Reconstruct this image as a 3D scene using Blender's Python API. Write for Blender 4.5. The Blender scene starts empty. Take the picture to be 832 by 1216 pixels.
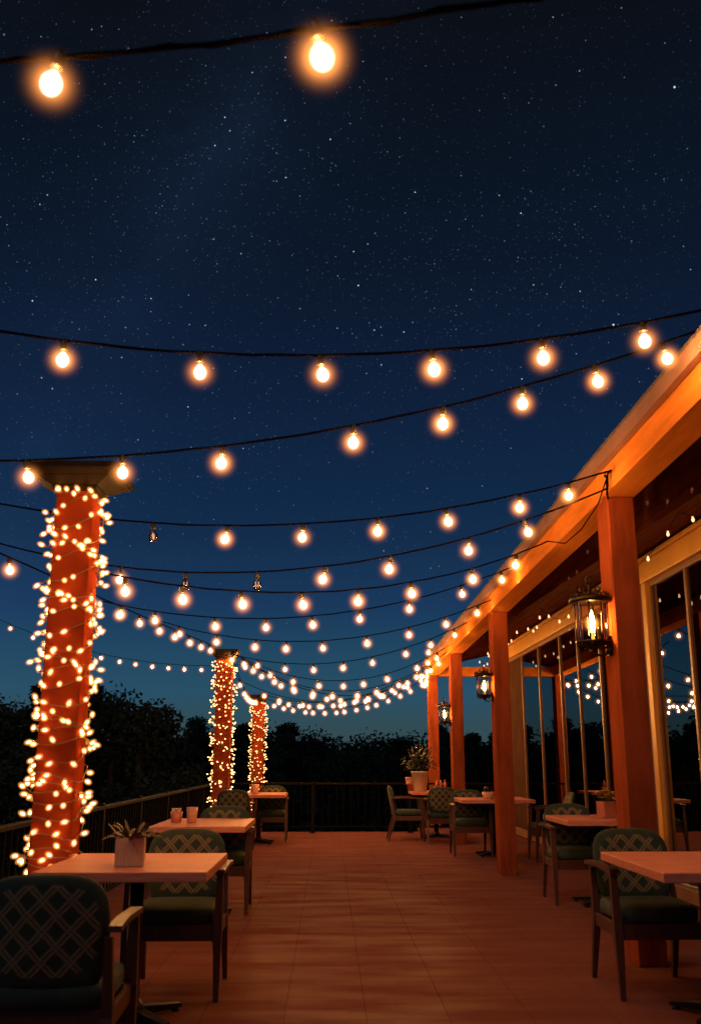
import bpy, bmesh, math, random
from mathutils import Vector, Matrix
R = math.radians
rnd = random.Random(7)
scene = bpy.context.scene
col = scene.collection

# ------------------------------------------------------------------ materials
def nt(m):
    m.use_nodes = True
    t = m.node_tree
    for n in list(t.nodes): t.nodes.remove(n)
    return t
class G:
    """tiny node helper"""
    def __init__(s, t): s.t = t
    def n(s, typ, **kw):
        n = s.t.nodes.new(typ)
        for k, v in kw.items():
            if k.startswith('i_'):
                n.inputs[k[2:].replace('_', ' ')].default_value = v
            else: setattr(n, k, v)
        return n
    def l(s, a, b): s.t.links.new(a, b)
    def math(s, op, a, b=None, c=None, clamp=False):
        n = s.t.nodes.new('ShaderNodeMath'); n.operation = op; n.use_clamp = clamp
        for i, v in enumerate((a, b, c)):
            if v is None: continue
            if isinstance(v, (int, float)): n.inputs[i].default_value = v
            else: s.l(v, n.inputs[i])
        return n.outputs[0]
    def ramp(s, fac, stops, interp='LINEAR'):
        n = s.t.nodes.new('ShaderNodeValToRGB'); n.color_ramp.interpolation = interp
        e = n.color_ramp.elements
        while len(e) < len(stops): e.new(.5)
        for el, (p, c) in zip(e, stops):
            el.position = p; el.color = (*c, 1) if len(c) == 3 else c
        s.l(fac, n.inputs[0]); return n.outputs[0]
    def mix(s, f, a, b):
        n = s.t.nodes.new('ShaderNodeMix'); n.data_type = 'RGBA'
        for inp, v in ((n.inputs[0], f), (n.inputs[6], a), (n.inputs[7], b)):
            if isinstance(v, (int, float)): inp.default_value = v
            elif isinstance(v, tuple): inp.default_value = (*v, 1)
            else: s.l(v, inp)
        return n.outputs[2]

def mat_basic(name, c, rough=.5, var=.25, scale=6., bump=.15, bscale=40., metal=0., c2=None, coat=0., stretch=(1, 1, 1), spec=.5):
    m = bpy.data.materials.new(name); t = nt(m); g = G(t)
    out = g.n('ShaderNodeOutputMaterial'); p = g.n('ShaderNodeBsdfPrincipled')
    g.l(p.outputs[0], out.inputs[0])
    tc = g.n('ShaderNodeTexCoord'); mp = g.n('ShaderNodeMapping'); mp.inputs['Scale'].default_value = stretch
    g.l(tc.outputs['Object'], mp.inputs[0])
    nz = g.n('ShaderNodeTexNoise', i_Scale=scale, i_Detail=5., i_Roughness=.6); g.l(mp.outputs[0], nz.inputs['Vector'])
    d = c2 or tuple(x * (1 - var) for x in c)
    u = tuple(min(1, x * (1 + var * .6)) for x in c)
    colr = g.ramp(nz.outputs[0], [(.3, d), (.52, c), (.75, u)])
    g.l(colr, p.inputs['Base Color'])
    n2 = g.n('ShaderNodeTexNoise', i_Scale=bscale, i_Detail=4.); g.l(mp.outputs[0], n2.inputs['Vector'])
    rr = g.math('MULTIPLY_ADD', n2.outputs[0], .25, rough - .12, clamp=True); g.l(rr, p.inputs['Roughness'])
    p.inputs['Metallic'].default_value = metal; p.inputs['Coat Weight'].default_value = coat
    p.inputs['Specular IOR Level'].default_value = spec
    b = g.n('ShaderNodeBump', i_Strength=bump, i_Distance=.01); g.l(n2.outputs[0], b.inputs['Height']); g.l(b.outputs[0], p.inputs['Normal'])
    return m

def mat_emit(name, c, s):
    m = bpy.data.materials.new(name); g = G(nt(m))
    out = g.n('ShaderNodeOutputMaterial'); e = g.n('ShaderNodeEmission'); e.inputs[0].default_value = (*c, 1); e.inputs[1].default_value = s
    g.l(e.outputs[0], out.inputs[0]); return m

def mat_glass(name, tint=(1, 1, 1), ior=1.5, rough=0.):
    """thin clear glass: mirror by Fresnel, otherwise see-through"""
    m = bpy.data.materials.new(name); g = G(nt(m))
    out = g.n('ShaderNodeOutputMaterial'); mx = g.n('ShaderNodeMixShader'); fr = g.n('ShaderNodeFresnel', i_IOR=ior)
    tr = g.n('ShaderNodeBsdfTransparent'); tr.inputs[0].default_value = (*tint, 1)
    gl = g.n('ShaderNodeBsdfGlossy', i_Roughness=rough); gl.inputs[0].default_value = (1, 1, 1, 1)
    g.l(fr.outputs[0], mx.inputs[0]); g.l(tr.outputs[0], mx.inputs[1]); g.l(gl.outputs[0], mx.inputs[2]); g.l(mx.outputs[0], out.inputs[0])
    return m

def mat_halo(name, c, s, rad):
    """painted bloom: emission volume, strongest at the centre and fading outward"""
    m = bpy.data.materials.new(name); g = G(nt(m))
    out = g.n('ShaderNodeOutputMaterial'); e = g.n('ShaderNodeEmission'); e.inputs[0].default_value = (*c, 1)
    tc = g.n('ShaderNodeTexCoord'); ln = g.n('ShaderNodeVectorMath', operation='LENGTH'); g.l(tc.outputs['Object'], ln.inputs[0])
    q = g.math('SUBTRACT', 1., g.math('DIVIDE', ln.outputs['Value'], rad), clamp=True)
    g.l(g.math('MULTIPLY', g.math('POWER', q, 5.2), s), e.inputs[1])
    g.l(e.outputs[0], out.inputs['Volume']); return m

def mat_fill(name, c, s):
    m = bpy.data.materials.new(name); g = G(nt(m)); out = g.n('ShaderNodeOutputMaterial'); e = g.n('ShaderNodeEmission')
    e.inputs[0].default_value = (*c, 1); e.inputs[1].default_value = s; g.l(e.outputs[0], out.inputs['Volume']); return m
M = {}
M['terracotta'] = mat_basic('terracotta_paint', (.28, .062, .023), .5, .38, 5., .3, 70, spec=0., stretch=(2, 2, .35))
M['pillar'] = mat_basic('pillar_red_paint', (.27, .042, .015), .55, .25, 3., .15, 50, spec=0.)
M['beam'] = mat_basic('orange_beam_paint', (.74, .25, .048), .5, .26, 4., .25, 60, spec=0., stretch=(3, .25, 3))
M['roof_edge'] = mat_basic('pale_roof_board', (.30, .17, .145), .55, .2, 2., .1, 40, spec=.1)
M['frame'] = mat_basic('ochre_window_frame', (.80, .44, .09), .42, .15, 3., .08, 50)
M['mullion'] = mat_basic('brown_mullion', (.30, .16, .10), .35, .25, 4., .08, 60)
M['panel'] = mat_basic('brown_panel', (.08, .042, .028), .6, .25, 3., .1, 40, spec=0.)
M['wall'] = mat_basic('dark_render', (.16, .06, .04), .7, .2, 3., .2, 60)
M['roof'] = mat_basic('roof_membrane', (.10, .08, .07), .8)
M['interior'] = mat_basic('dim_interior', (.05, .045, .04), .8)
M['table'] = mat_basic('table_wood', (.60, .225, .155), .4, .36, 6., .05, 50, stretch=(1, 12, 12), spec=.04)
M['black_metal'] = mat_basic('black_metal', (.018, .018, .02), .4, .3, 20, .05, 80, metal=.6)
M['lantern'] = mat_basic('aged_iron', (.035, .022, .015), .32, .4, 25, .2, 60, metal=.85)
M['chair_wood'] = mat_basic('chair_wood', (.075, .026, .017), .38, .35, 8., .06, 60, stretch=(6, 6, 1))
M['cable'] = mat_basic('black_rubber', (.0035, .0025, .002), .8, .2, spec=0.)
M['socket'] = mat_basic('black_socket', (.02, .018, .017), .4, .2)
M['green_wire'] = mat_basic('fairy_wire', (.20, .12, .06), .45, .2)
M['rail'] = mat_basic('dark_rail', (.007, .0055, .005), .6, .3, 8, .08, 60, spec=.08)
M['baluster'] = mat_basic('dark_iron', (.004, .004, .005), .8, .3, spec=.05)
M['cap'] = mat_basic('bronze_cap', (.013, .007, .0035), .6, .35, 8, .05, 60, spec=.15)
M['box_wood'] = mat_basic('box_wood', (.62, .40, .27), .6, .25, 9, .15, 50, stretch=(8, 8, 1))
M['vase'] = mat_basic('pale_ceramic', (.55, .43, .32), .4, .15, 5)
M['red_glaze'] = mat_basic('red_glaze', (.50, .16, .10), .35, .25)
M['leaf_dark'] = mat_basic('dark_leaf', (.04, .06, .025), .5, .4, 12, .1)
M['leaf_dry'] = mat_basic('dusky_leaf', (.11, .08, .05), .5, .5, 14, .1, c2=(.14, .045, .04))
M['petal'] = mat_basic('yellow_petal', (.80, .56, .22), .6, .3, 12, .1)
M['tree_leaf'] = mat_basic('tree_leaf', (.028, .042, .034), .9, .25, 1., 0., spec=0.)
M['bark'] = mat_basic('bark', (.05, .038, .03), .9, .4, 6)
M['grass'] = mat_basic('night_grass', (.05, .06, .045), .9, .4, .6, .3, 8)
M['amber'] = mat_basic('amber_frosted_glass', (.58, .27, .17), .25, .3, 14, .05)
M['candle'] = mat_basic('candle_wax', (.6, .45, .3), .5, .1)
M['bulb_lit'] = mat_emit('bulb_lit', (1, .42, .10), 520.)
M['bulb_glow'] = mat_fill('bulb_white_glow', (1, .86, .62), 78.)  # emission volume imitating the overexposed white of a lit bulb
M['bulb_dim'] = mat_emit('bulb_dim', (1, .55, .32), 1.6)
M['reflection_dot'] = mat_emit('reflection_dot', (1, .52, .24), 2.2)
M['mini_lit'] = mat_emit('mini_lit', (1, .40, .10), 17.)
M['mini_glow'] = mat_fill('mini_glow', (1, .32, .07), 30.)
M['mini_far'] = mat_emit('mini_far', (1, .44, .14), 6.)
M['flame_glow'] = mat_halo('flame_glow', (1, .36, .07), 330., .098)
M['flame'] = mat_emit('flame', (1, .47, .10), 420.)
M['clear_glass'] = mat_glass('clear_glass', (.96, .93, .9), 1.45)
M['smoked_glass'] = mat_glass('smoked_glass', (.92, .78, .66), 1.3)
M['pink_glass'] = mat_glass('pale_bulb_glass', (.74, .60, .58), 1.6, .06)
M['window_glass'] = mat_glass('window_glass', (.20, .20, .21), 2.6)
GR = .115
for i_, k_ in enumerate((170., 140., 105.)): M['halo%d' % i_] = mat_halo('bloom_halo', (1, .31, .065), k_, GR)

# floor: big terracotta tiles, slightly polished
def mat_floor():
    m = bpy.data.materials.new('terracotta_tiles'); g = G(nt(m))
    out = g.n('ShaderNodeOutputMaterial'); p = g.n('ShaderNodeBsdfPrincipled')
    gm = g.n('ShaderNodeMixShader'); gl = g.n('ShaderNodeBsdfGlossy', i_Roughness=.34); g.l(p.outputs[0], gm.inputs[1]); g.l(gl.outputs[0], gm.inputs[2]); g.l(gm.outputs[0], out.inputs[0])
    tc = g.n('ShaderNodeTexCoord'); mp = g.n('ShaderNodeMapping'); mp.inputs['Location'].default_value = (.22, .1, 0)
    g.l(tc.outputs['Object'], mp.inputs[0])
    br = g.n('ShaderNodeTexBrick', offset=0., squash=1.); g.l(mp.outputs[0], br.inputs['Vector'])
    for k, v in (('Scale', 1.), ('Mortar Size', .0035), ('Mortar Smooth', .3), ('Bias', 0.), ('Brick Width', .42), ('Row Height', .42)): br.inputs[k].default_value = v
    br.inputs['Color1'].default_value = (.19, .19, .19, 1); br.inputs['Color2'].default_value = (.85, .85, .85, 1); br.inputs['Mortar'].default_value = (.5, .5, .5, 1)
    st = g.n('ShaderNodeMapping'); st.inputs['Scale'].default_value = (1.1, 4.5, 1); g.l(tc.outputs['Object'], st.inputs[0])
    nz = g.n('ShaderNodeTexNoise', i_Scale=1.0, i_Detail=5., i_Roughness=.55); g.l(st.outputs[0], nz.inputs['Vector'])
    n3 = g.n('ShaderNodeTexNoise', i_Scale=.7, i_Detail=3.); g.l(tc.outputs['Object'], n3.inputs['Vector'])
    sep = g.n('ShaderNodeSeparateColor'); g.l(br.outputs['Color'], sep.inputs[0])
    v = g.math('ADD', g.math('MULTIPLY', sep.outputs[0], .24), g.math('ADD', g.math('MULTIPLY', nz.outputs[0], .65), g.math('MULTIPLY', n3.outputs[0], .3)))
    c = g.ramp(v, [(.20, (.132, .046, .039)), (.70, (.160, .058, .048)), (1., (.19, .071, .058))])
    c = g.mix(br.outputs['Fac'], c, (.106, .037, .032))
    g.l(c, p.inputs['Base Color'])
    p.inputs['Specular IOR Level'].default_value = 0.
    g.l(g.math('MULTIPLY', g.math('SUBTRACT', nz.outputs[0], .38, clamp=True), .10), gm.inputs[0])
    fine = g.n('ShaderNodeTexNoise', i_Scale=55., i_Detail=4.); g.l(tc.outputs['Object'], fine.inputs['Vector'])
    rr = g.math('ADD', g.math('MULTIPLY', nz.outputs[0], .3), g.math('MULTIPLY_ADD', fine.outputs[0], .15, .28)); g.l(rr, p.inputs['Roughness'])
    h = g.math('ADD', g.math('MULTIPLY', br.outputs['Fac'], -1.), g.math('ADD', g.math('MULTIPLY', nz.outputs[0], .5), g.math('MULTIPLY', fine.outputs[0], .12)))
    b = g.n('ShaderNodeBump', i_Strength=.35, i_Distance=.004); g.l(h, b.inputs['Height']); g.l(b.outputs[0], p.inputs['Normal'])
    return m
M['floor'] = mat_floor()

# soffit: dark varnished boards running along the house
def mat_soffit():
    m = bpy.data.materials.new('varnished_boards'); g = G(nt(m))
    out = g.n('ShaderNodeOutputMaterial'); p = g.n('ShaderNodeBsdfPrincipled')
    gm = g.n('ShaderNodeMixShader'); gm.inputs[0].default_value = .045; gl = g.n('ShaderNodeBsdfGlossy', i_Roughness=.05); gl.inputs[0].default_value = (1, .55, .42, 1); g.l(p.outputs[0], gm.inputs[1]); g.l(gl.outputs[0], gm.inputs[2]); g.l(gm.outputs[0], out.inputs[0])
    tc = g.n('ShaderNodeTexCoord'); sx = g.n('ShaderNodeSeparateXYZ'); g.l(tc.outputs['Object'], sx.inputs[0])
    f = g.math('FRACT', g.math('DIVIDE', sx.outputs[0], .14))
    groove = g.math('LESS_THAN', f, .05)
    mp = g.n('ShaderNodeMapping'); mp.inputs['Scale'].default_value = (9, .6, 1); g.l(tc.outputs['Object'], mp.inputs[0])
    nz = g.n('ShaderNodeTexNoise', i_Scale=2.5, i_Detail=5.); g.l(mp.outputs[0], nz.inputs['Vector'])
    c = g.ramp(nz.outputs[0], [(.3, (.09, .022, .016)), (.7, (.15, .038, .026))])
    g.l(g.mix(groove, c, (.01, .006, .005)), p.inputs['Base Color']); p.inputs['Roughness'].default_value = .5; p.inputs['Specular IOR Level'].default_value = 0.
    b = g.n('ShaderNodeBump', i_Strength=.25, i_Distance=.004); g.l(g.math('SUBTRACT', nz.outputs[0], groove), b.inputs['Height']); g.l(b.outputs[0], p.inputs['Normal']); g.l(b.outputs[0], gl.inputs['Normal']); b.inputs['Strength'].default_value = .06
    return m
M['soffit'] = mat_soffit()

# upholstery with quilted diamond lattice on the back
def mat_fabric(lattice):
    m = bpy.data.materials.new('quilted_fabric' if lattice else 'plain_fabric'); g = G(nt(m))
    out = g.n('ShaderNodeOutputMaterial'); p = g.n('ShaderNodeBsdfPrincipled'); g.l(p.outputs[0], out.inputs[0])
    tc = g.n('ShaderNodeTexCoord'); sx = g.n('ShaderNodeSeparateXYZ'); g.l(tc.outputs['Object'], sx.inputs[0])
    nz = g.n('ShaderNodeTexNoise', i_Scale=220., i_Detail=3.); g.l(tc.outputs['Object'], nz.inputs['Vector'])
    n2 = g.n('ShaderNodeTexNoise', i_Scale=9., i_Detail=4.); g.l(tc.outputs['Object'], n2.inputs['Vector'])
    c = g.ramp(n2.outputs[0], [(.3, (.020, .034, .024)), (.7, (.036, .058, .042))])
    h = g.math('MULTIPLY', nz.outputs[0], .25)
    if lattice:
        X, Z = sx.outputs[0], sx.outputs[2]
        zz = g.math('SUBTRACT', Z, .66)
        def lines(a):
            f = g.math('ABSOLUTE', g.math('SUBTRACT', g.math('FRACT', g.math('DIVIDE', a, .104)), .5))
            return g.math('SMOOTH_MAX', g.math('SUBTRACT', 1., g.math('MULTIPLY', g.math('ABSOLUTE', g.math('SUBTRACT', f, .40)), 9.)), 0., .2)
        wob = g.math('MULTIPLY', g.math('SUBTRACT', n2.outputs[0], .5), .02)
        k = g.math('MAXIMUM', lines(g.math('ADD', g.math('ADD', X, g.math('MULTIPLY', zz, .95)), wob)), lines(g.math('ADD', g.math('SUBTRACT', X, g.math('MULTIPLY', zz, .95)), wob)))
        r = g.math('ADD', g.math('POWER', g.math('ABSOLUTE', g.math('DIVIDE', X, .205)), 3.), g.math('POWER', g.math('ABSOLUTE', g.math('DIVIDE', zz, .165)), 3.))
        msk = g.math('MULTIPLY', k, g.math('MULTIPLY', g.math('SUBTRACT', 1.06, r), 6., clamp=True), clamp=True)
        c = g.mix(g.math('MULTIPLY', msk, .85), c, (.27, .19, .10))
        h = g.math('ADD', h, g.math('MULTIPLY', msk, 1.2))
    g.l(c, p.inputs['Base Color']); p.inputs['Roughness'].default_value = .75
    p.inputs['Sheen Weight'].default_value = .08; p.inputs['Specular IOR Level'].default_value = .2
    b = g.n('ShaderNodeBump', i_Strength=.5, i_Distance=.006); g.l(h, b.inputs['Height']); g.l(b.outputs[0], p.inputs['Normal'])
    return m
M['fabric'] = mat_fabric(False); M['quilt'] = mat_fabric(True)

# ------------------------------------------------------------------ mesh building
class MB:
    def __init__(s): s.v = []; s.f = []; s.sm = []
    def add(s, vs, fs, smooth=False):
        o = len(s.v); s.v += [tuple(v) for v in vs]; s.f += [tuple(i + o for i in f) for f in fs]; s.sm += [smooth] * len(fs); return s
    def box(s, x0, x1, y0, y1, z0, z1, bev=0.):
        if bev <= 0:
            vs = [(x, y, z) for x in (x0, x1) for y in (y0, y1) for z in (z0, z1)]
            return s.add(vs, [(0, 1, 3, 2), (4, 6, 7, 5), (0, 4, 5, 1), (2, 3, 7, 6), (0, 2, 6, 4), (1, 5, 7, 3)])
        bm = bmesh.new()
        bmesh.ops.create_cube(bm, size=1, matrix=Matrix.Translation(((x0 + x1) / 2, (y0 + y1) / 2, (z0 + z1) / 2)) @ Matrix.Diagonal((x1 - x0, y1 - y0, z1 - z0, 1)))
        bmesh.ops.bevel(bm, geom=list(bm.edges), offset=bev, segments=2, profile=.6, affect='EDGES')
        return s.bm(bm)
    def bm(s, bm, smooth=False):
        bm.verts.index_update()
        s.add([v.co for v in bm.verts], [[v.index for v in f.verts] for f in bm.faces], smooth); bm.free(); return s
    def hexa(s, lo, hi):
        """lo, hi: four corners each, ring order"""
        return s.add(list(lo) + list(hi), [(3, 2, 1, 0), (4, 5, 6, 7)] + [(i, (i + 1) % 4, (i + 1) % 4 + 4, i + 4) for i in range(4)])
    def taper(s, p0, p1, a0, b0, a1, b1):
        """square bar from p0 to p1 with half sizes a (x), b (y)"""
        q = lambda p, a, b: [(p[0] - a, p[1] - b, p[2]), (p[0] + a, p[1] - b, p[2]), (p[0] + a, p[1] + b, p[2]), (p[0] - a, p[1] + b, p[2])]
        return s.hexa(q(p0, a0, b0), q(p1, a1, b1))
    def tube(s, pts, r, n=6, smooth=True, caps=True):
        pts = [Vector(p) for p in pts]; rs = r if isinstance(r, (list, tuple)) else [r] * len(pts)
        vs = []; prev = None
        for i, p in enumerate(pts):
            d = (pts[min(i + 1, len(pts) - 1)] - pts[max(i - 1, 0)])
            d = d.normalized() if d.length > 1e-9 else Vector((0, 0, 1))
            if prev is None:
                a = Vector((0, 0, 1)) if abs(d.z) < .9 else Vector((1, 0, 0))
                u = d.cross(a).normalized()
            else:
                u = (prev - d * prev.dot(d)); u = u.normalized() if u.length > 1e-6 else d.orthogonal().normalized()
            prev = u; w = d.cross(u)
            for k in range(n):
                t = 2 * math.pi * k / n; vs.append(p + (u * math.cos(t) + w * math.sin(t)) * rs[i])
        fs = []
        for i in range(len(pts) - 1):
            for k in range(n):
                fs.append((i * n + k, i * n + (k + 1) % n, (i + 1) * n + (k + 1) % n, (i + 1) * n + k))
        if caps: fs += [tuple(reversed(range(n))), tuple(range((len(pts) - 1) * n, len(pts) * n))]
        return s.add(vs, fs, smooth)
    def lathe(s, prof, n=16, c=(0, 0, 0), smooth=True):
        """prof: (r, z) bottom to top; ends closed"""
        vs = []; fs = []
        for r, z in prof:
            for k in range(n):
                t = 2 * math.pi * k / n; vs.append((c[0] + r * math.cos(t), c[1] + r * math.sin(t), c[2] + z))
        for i in range(len(prof) - 1):
            for k in range(n): fs.append((i * n + k, i * n + (k + 1) % n, (i + 1) * n + (k + 1) % n, (i + 1) * n + k))
        if prof[0][0] > 1e-4: fs.append(tuple(reversed(range(n))))
        if prof[-1][0] > 1e-4: fs.append(tuple(range((len(prof) - 1) * n, len(prof) * n)))
        return s.add(vs, fs, smooth)
    def mesh(s, name, m, recalc=False):
        me = bpy.data.meshes.new(name); me.from_pydata(s.v, [], s.f); me.update()
        if recalc:
            bm = bmesh.new(); bm.from_mesh(me); bmesh.ops.recalc_face_normals(bm, faces=list(bm.faces)); bm.to_mesh(me); bm.free()
        me.polygons.foreach_set('use_smooth', s.sm); me.materials.append(M[m] if isinstance(m, str) else m)
        return me
    def build(s, name, m, parent=None, loc=(0, 0, 0)):
        return link(name, s.mesh(name, m, len(s.f) < 3000), parent, loc)
def link(name, me, parent=None, loc=(0, 0, 0)):
    o = bpy.data.objects.new(name, me); col.objects.link(o); o.location = loc
    if parent: o.parent = parent
    return o
def tag(o, label, cat, group=None, kind=None):
    o['label'] = label; o['category'] = cat
    if group: o['group'] = group
    if kind: o['kind'] = kind
    return o
def thing(name, label, cat, loc=(0, 0, 0), rz=0., group=None):
    o = link(name, None, None, loc); o.rotation_euler = (0, 0, rz); o.empty_display_size = .2
    return tag(o, label, cat, group)
def dup(root, loc, rz, label=None, scale=None):
    r = root.copy(); col.objects.link(r); r.location = loc; r.rotation_euler = (0, 0, rz)
    if label: r['label'] = label
    if scale: r.scale = scale
    for ch in list(root.children):
        c = ch.copy(); col.objects.link(c); c.parent = r
        for gch in list(ch.children):
            d = gch.copy(); col.objects.link(d); d.parent = c
    return r
def struct(o):
    o['kind'] = 'structure'; return o

# ------------------------------------------------------------------ setting: terrain and deck
def terrain_z(x, y):
    d = max(0., max(-2.6 - x, y - 22.2, -(y + 6)))
    return -.35 - 5.2 * (1 - math.exp(-d / 22.)) if d > 0 else -.35
def sheet():
    xs = sorted(set([-900, -500, -250, -140, 140, 250, 500, 900] + list(range(-100, 101, 5))))
    ys = sorted(set([-900, -400, -150, -80, 160, 260, 500, 900] + list(range(-40, 131, 5))))
    b = MB()
    vs = [(x, y, terrain_z(x, y) + (rnd.uniform(-.15, .15) if y > 26 or x < -6 else 0)) for y in ys for x in xs]
    nx = len(xs)
    b.add(vs, [(j * nx + i, j * nx + i + 1, (j + 1) * nx + i + 1, (j + 1) * nx + i) for j in range(len(ys) - 1) for i in range(nx - 1)], True)
    struct(b.build('ground', 'grass'))
sheet()
struct(MB().box(-2.35, 8.4, -6, 18.62, -.8, 0).box(1.75, 8.4, 18.62, 19.95, -.8, 0).build('terrace_floor', 'floor'))

# ------------------------------------------------------------------ the house and its veranda
zb = lambda y: 3.185 - .0145 * y         # underside of the veranda beam, falling gently to the back
XP, XW = 1.97, 3.30
YE = 19.7
house = thing('veranda_house', 'house with orange timber veranda, tall dark windows and pale roof edge on the right', 'house', (4.5, 8, 0))
def hp(b, name, m, parent=None): # part of the house, built in world coordinates
    o = b.build(name, m, parent or house); 
    if parent is None: o.location = (-4.5, -8, 0)
    return o
def sl(b, x0, x1, y0, y1, lo, hi):
    """bar along y following the falling beam line: z offsets lo, hi above zb"""
    c = lambda y, dz: [(x0, y, zb(y) + dz), (x1, y, zb(y) + dz)]
    a = [(x0, y0, zb(y0) + lo), (x1, y0, zb(y0) + lo), (x1, y1, zb(y1) + lo), (x0, y1, zb(y1) + lo)]
    d = [(x0, y0, zb(y0) + hi), (x1, y0, zb(y0) + hi), (x1, y1, zb(y1) + hi), (x0, y1, zb(y1) + hi)]
    return b.hexa(a, d)
Y0 = -3.
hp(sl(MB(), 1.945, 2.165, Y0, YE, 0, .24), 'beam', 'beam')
hp(sl(MB(), 1.892, 1.938, Y0, YE + .1, .185, .288), 'roof_edge', 'roof_edge')
# roof slab above the soffit
b = MB(); b.hexa([(1.895, Y0, zb(Y0) + .292), (8.2, Y0, 4.85), (8.2, YE + .1, 4.75), (1.895, YE + .1, zb(YE + .1) + .292)],
                 [(1.895, Y0, zb(Y0) + .315), (8.2, Y0, 4.95), (8.2, YE + .1, 4.85), (1.895, YE + .1, zb(YE + .1) + .315)])
hp(b, 'roof', 'roof')
b = MB(); b.hexa([(2.17, Y0, zb(Y0) + .19), (3.29, Y0, 3.34), (3.29, YE, 3.34), (2.17, YE, zb(YE) + .19)],
                 [(2.17, Y0, zb(Y0) + .22), (3.29, Y0, 3.37), (3.29, YE, 3.37), (2.17, YE, zb(YE) + .22)])
hp(b, 'soffit', 'soffit')
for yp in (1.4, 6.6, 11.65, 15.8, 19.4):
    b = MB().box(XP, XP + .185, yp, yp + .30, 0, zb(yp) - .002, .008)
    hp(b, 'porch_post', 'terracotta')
# end beam, back end of the veranda
hp(MB().box(2.17, XW - .005, 19.42, 19.62, zb(19.5) - .01, zb(19.5) + .17), 'end_beam', 'beam')
# front wall pieces (piers, lintel), between the window bays
ZS, ZH = .14, 3.06       # sill and head of the glazing
b = MB()
for y0, y1 in ((-3, 1.6), (9.98, 10.85), (18.22, 19.7)): b.box(XW + .01, XW + .25, y0, y1, 0, 3.36)
b.box(XW + .012, XW + .248, -3, 19.7, 3.30, 3.40); hp(b, 'wall', 'wall')
hp(MB().box(8.0, 8.19, -3, 19.7, 0, 4.72), 'back_wall', 'interior')
hp(MB().hexa([(XW + .26, 19.45, 0), (7.99, 19.45, 0), (7.99, 19.7, 0), (XW + .26, 19.7, 0)], [(XW + .26, 19.45, 3.5), (7.99, 19.45, 4.68), (7.99, 19.7, 4.68), (XW + .26, 19.7, 3.5)]), 'side_wall', 'wall')
hp(MB().hexa([(XW + .26, -3, 0), (7.99, -3, 0), (7.99, -2.8, 0), (XW + .26, -2.8, 0)], [(XW + .26, -3, 3.5), (7.99, -3, 4.68), (7.99, -2.8, 4.68), (XW + .26, -2.8, 3.5)]), 'side_wall', 'wall')
hp(MB().box(XW + .26, 8.0, -2.8, 19.45, 3.30, 3.36), 'interior_ceiling', 'interior')
hp(MB().box(XW + .26, 8.0, -2.8, 19.45, .004, .012), 'interior_floor', 'interior')
def window(y0, y1, muls, panel=None):
    f = MB()
    f.box(XW - .05, XW + .13, y0 - .12, y1 + .12, ZH, ZH + .20, .008)          # deep head board
    f.box(XW - .085, XW + .13, y0 - .16, y1 + .16, ZH + .204, ZH + .245, .006)  # its cornice
    f.box(XW - .04, XW + .13, y0 - .12, y0, 0.02, ZH - .002, .008); f.box(XW - .04, XW + .13, y1, y1 + .12, 0.02, ZH - .002, .008)
    w = hp(f, 'window', 'frame')
    MB().box(XW - .045, XW + .12, y0 + .002, y1 - .002, .02, ZS, .006).build('sill', 'mullion', w)
    MB().box(XW - .0, XW + .05, y0 + .002, y0 + .045, ZS + .002, ZH - .002, .004).build('sash', 'mullion', w)
    MB().box(XW - .0, XW + .05, y1 - .045, y1 - .002, ZS + .002, ZH - .002, .004).build('sash', 'mullion', w)
    MB().box(XW + .002, XW + .048, y0 + .048, y1 - .048, ZH - .05, ZH - .003, .004).build('sash', 'mullion', w)
    for y in muls: MB().box(XW + .004, XW + .05, y - .024, y + .024, ZS + .002, ZH - .052, .005).build('mullion', 'mullion', w)
    g = MB(); g.box(XW + .024, XW + .030, y0 + .05, y1 - .05, ZS + .004, ZH - .055); g.build('pane', 'window_glass', w)
    if panel: MB().box(XW + .002, XW + .05, panel[0], panel[1], ZS + .003, ZH - .053).build('panel', 'panel', w)
    return w
window(1.75, 9.84, (2.75, 3.8, 4.8, 5.8, 6.8, 7.8, 8.83))
window(11.0, 18.08, (11.87, 12.93, 13.94, 15.38, 16.75), (16.79, 18.02))

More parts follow.
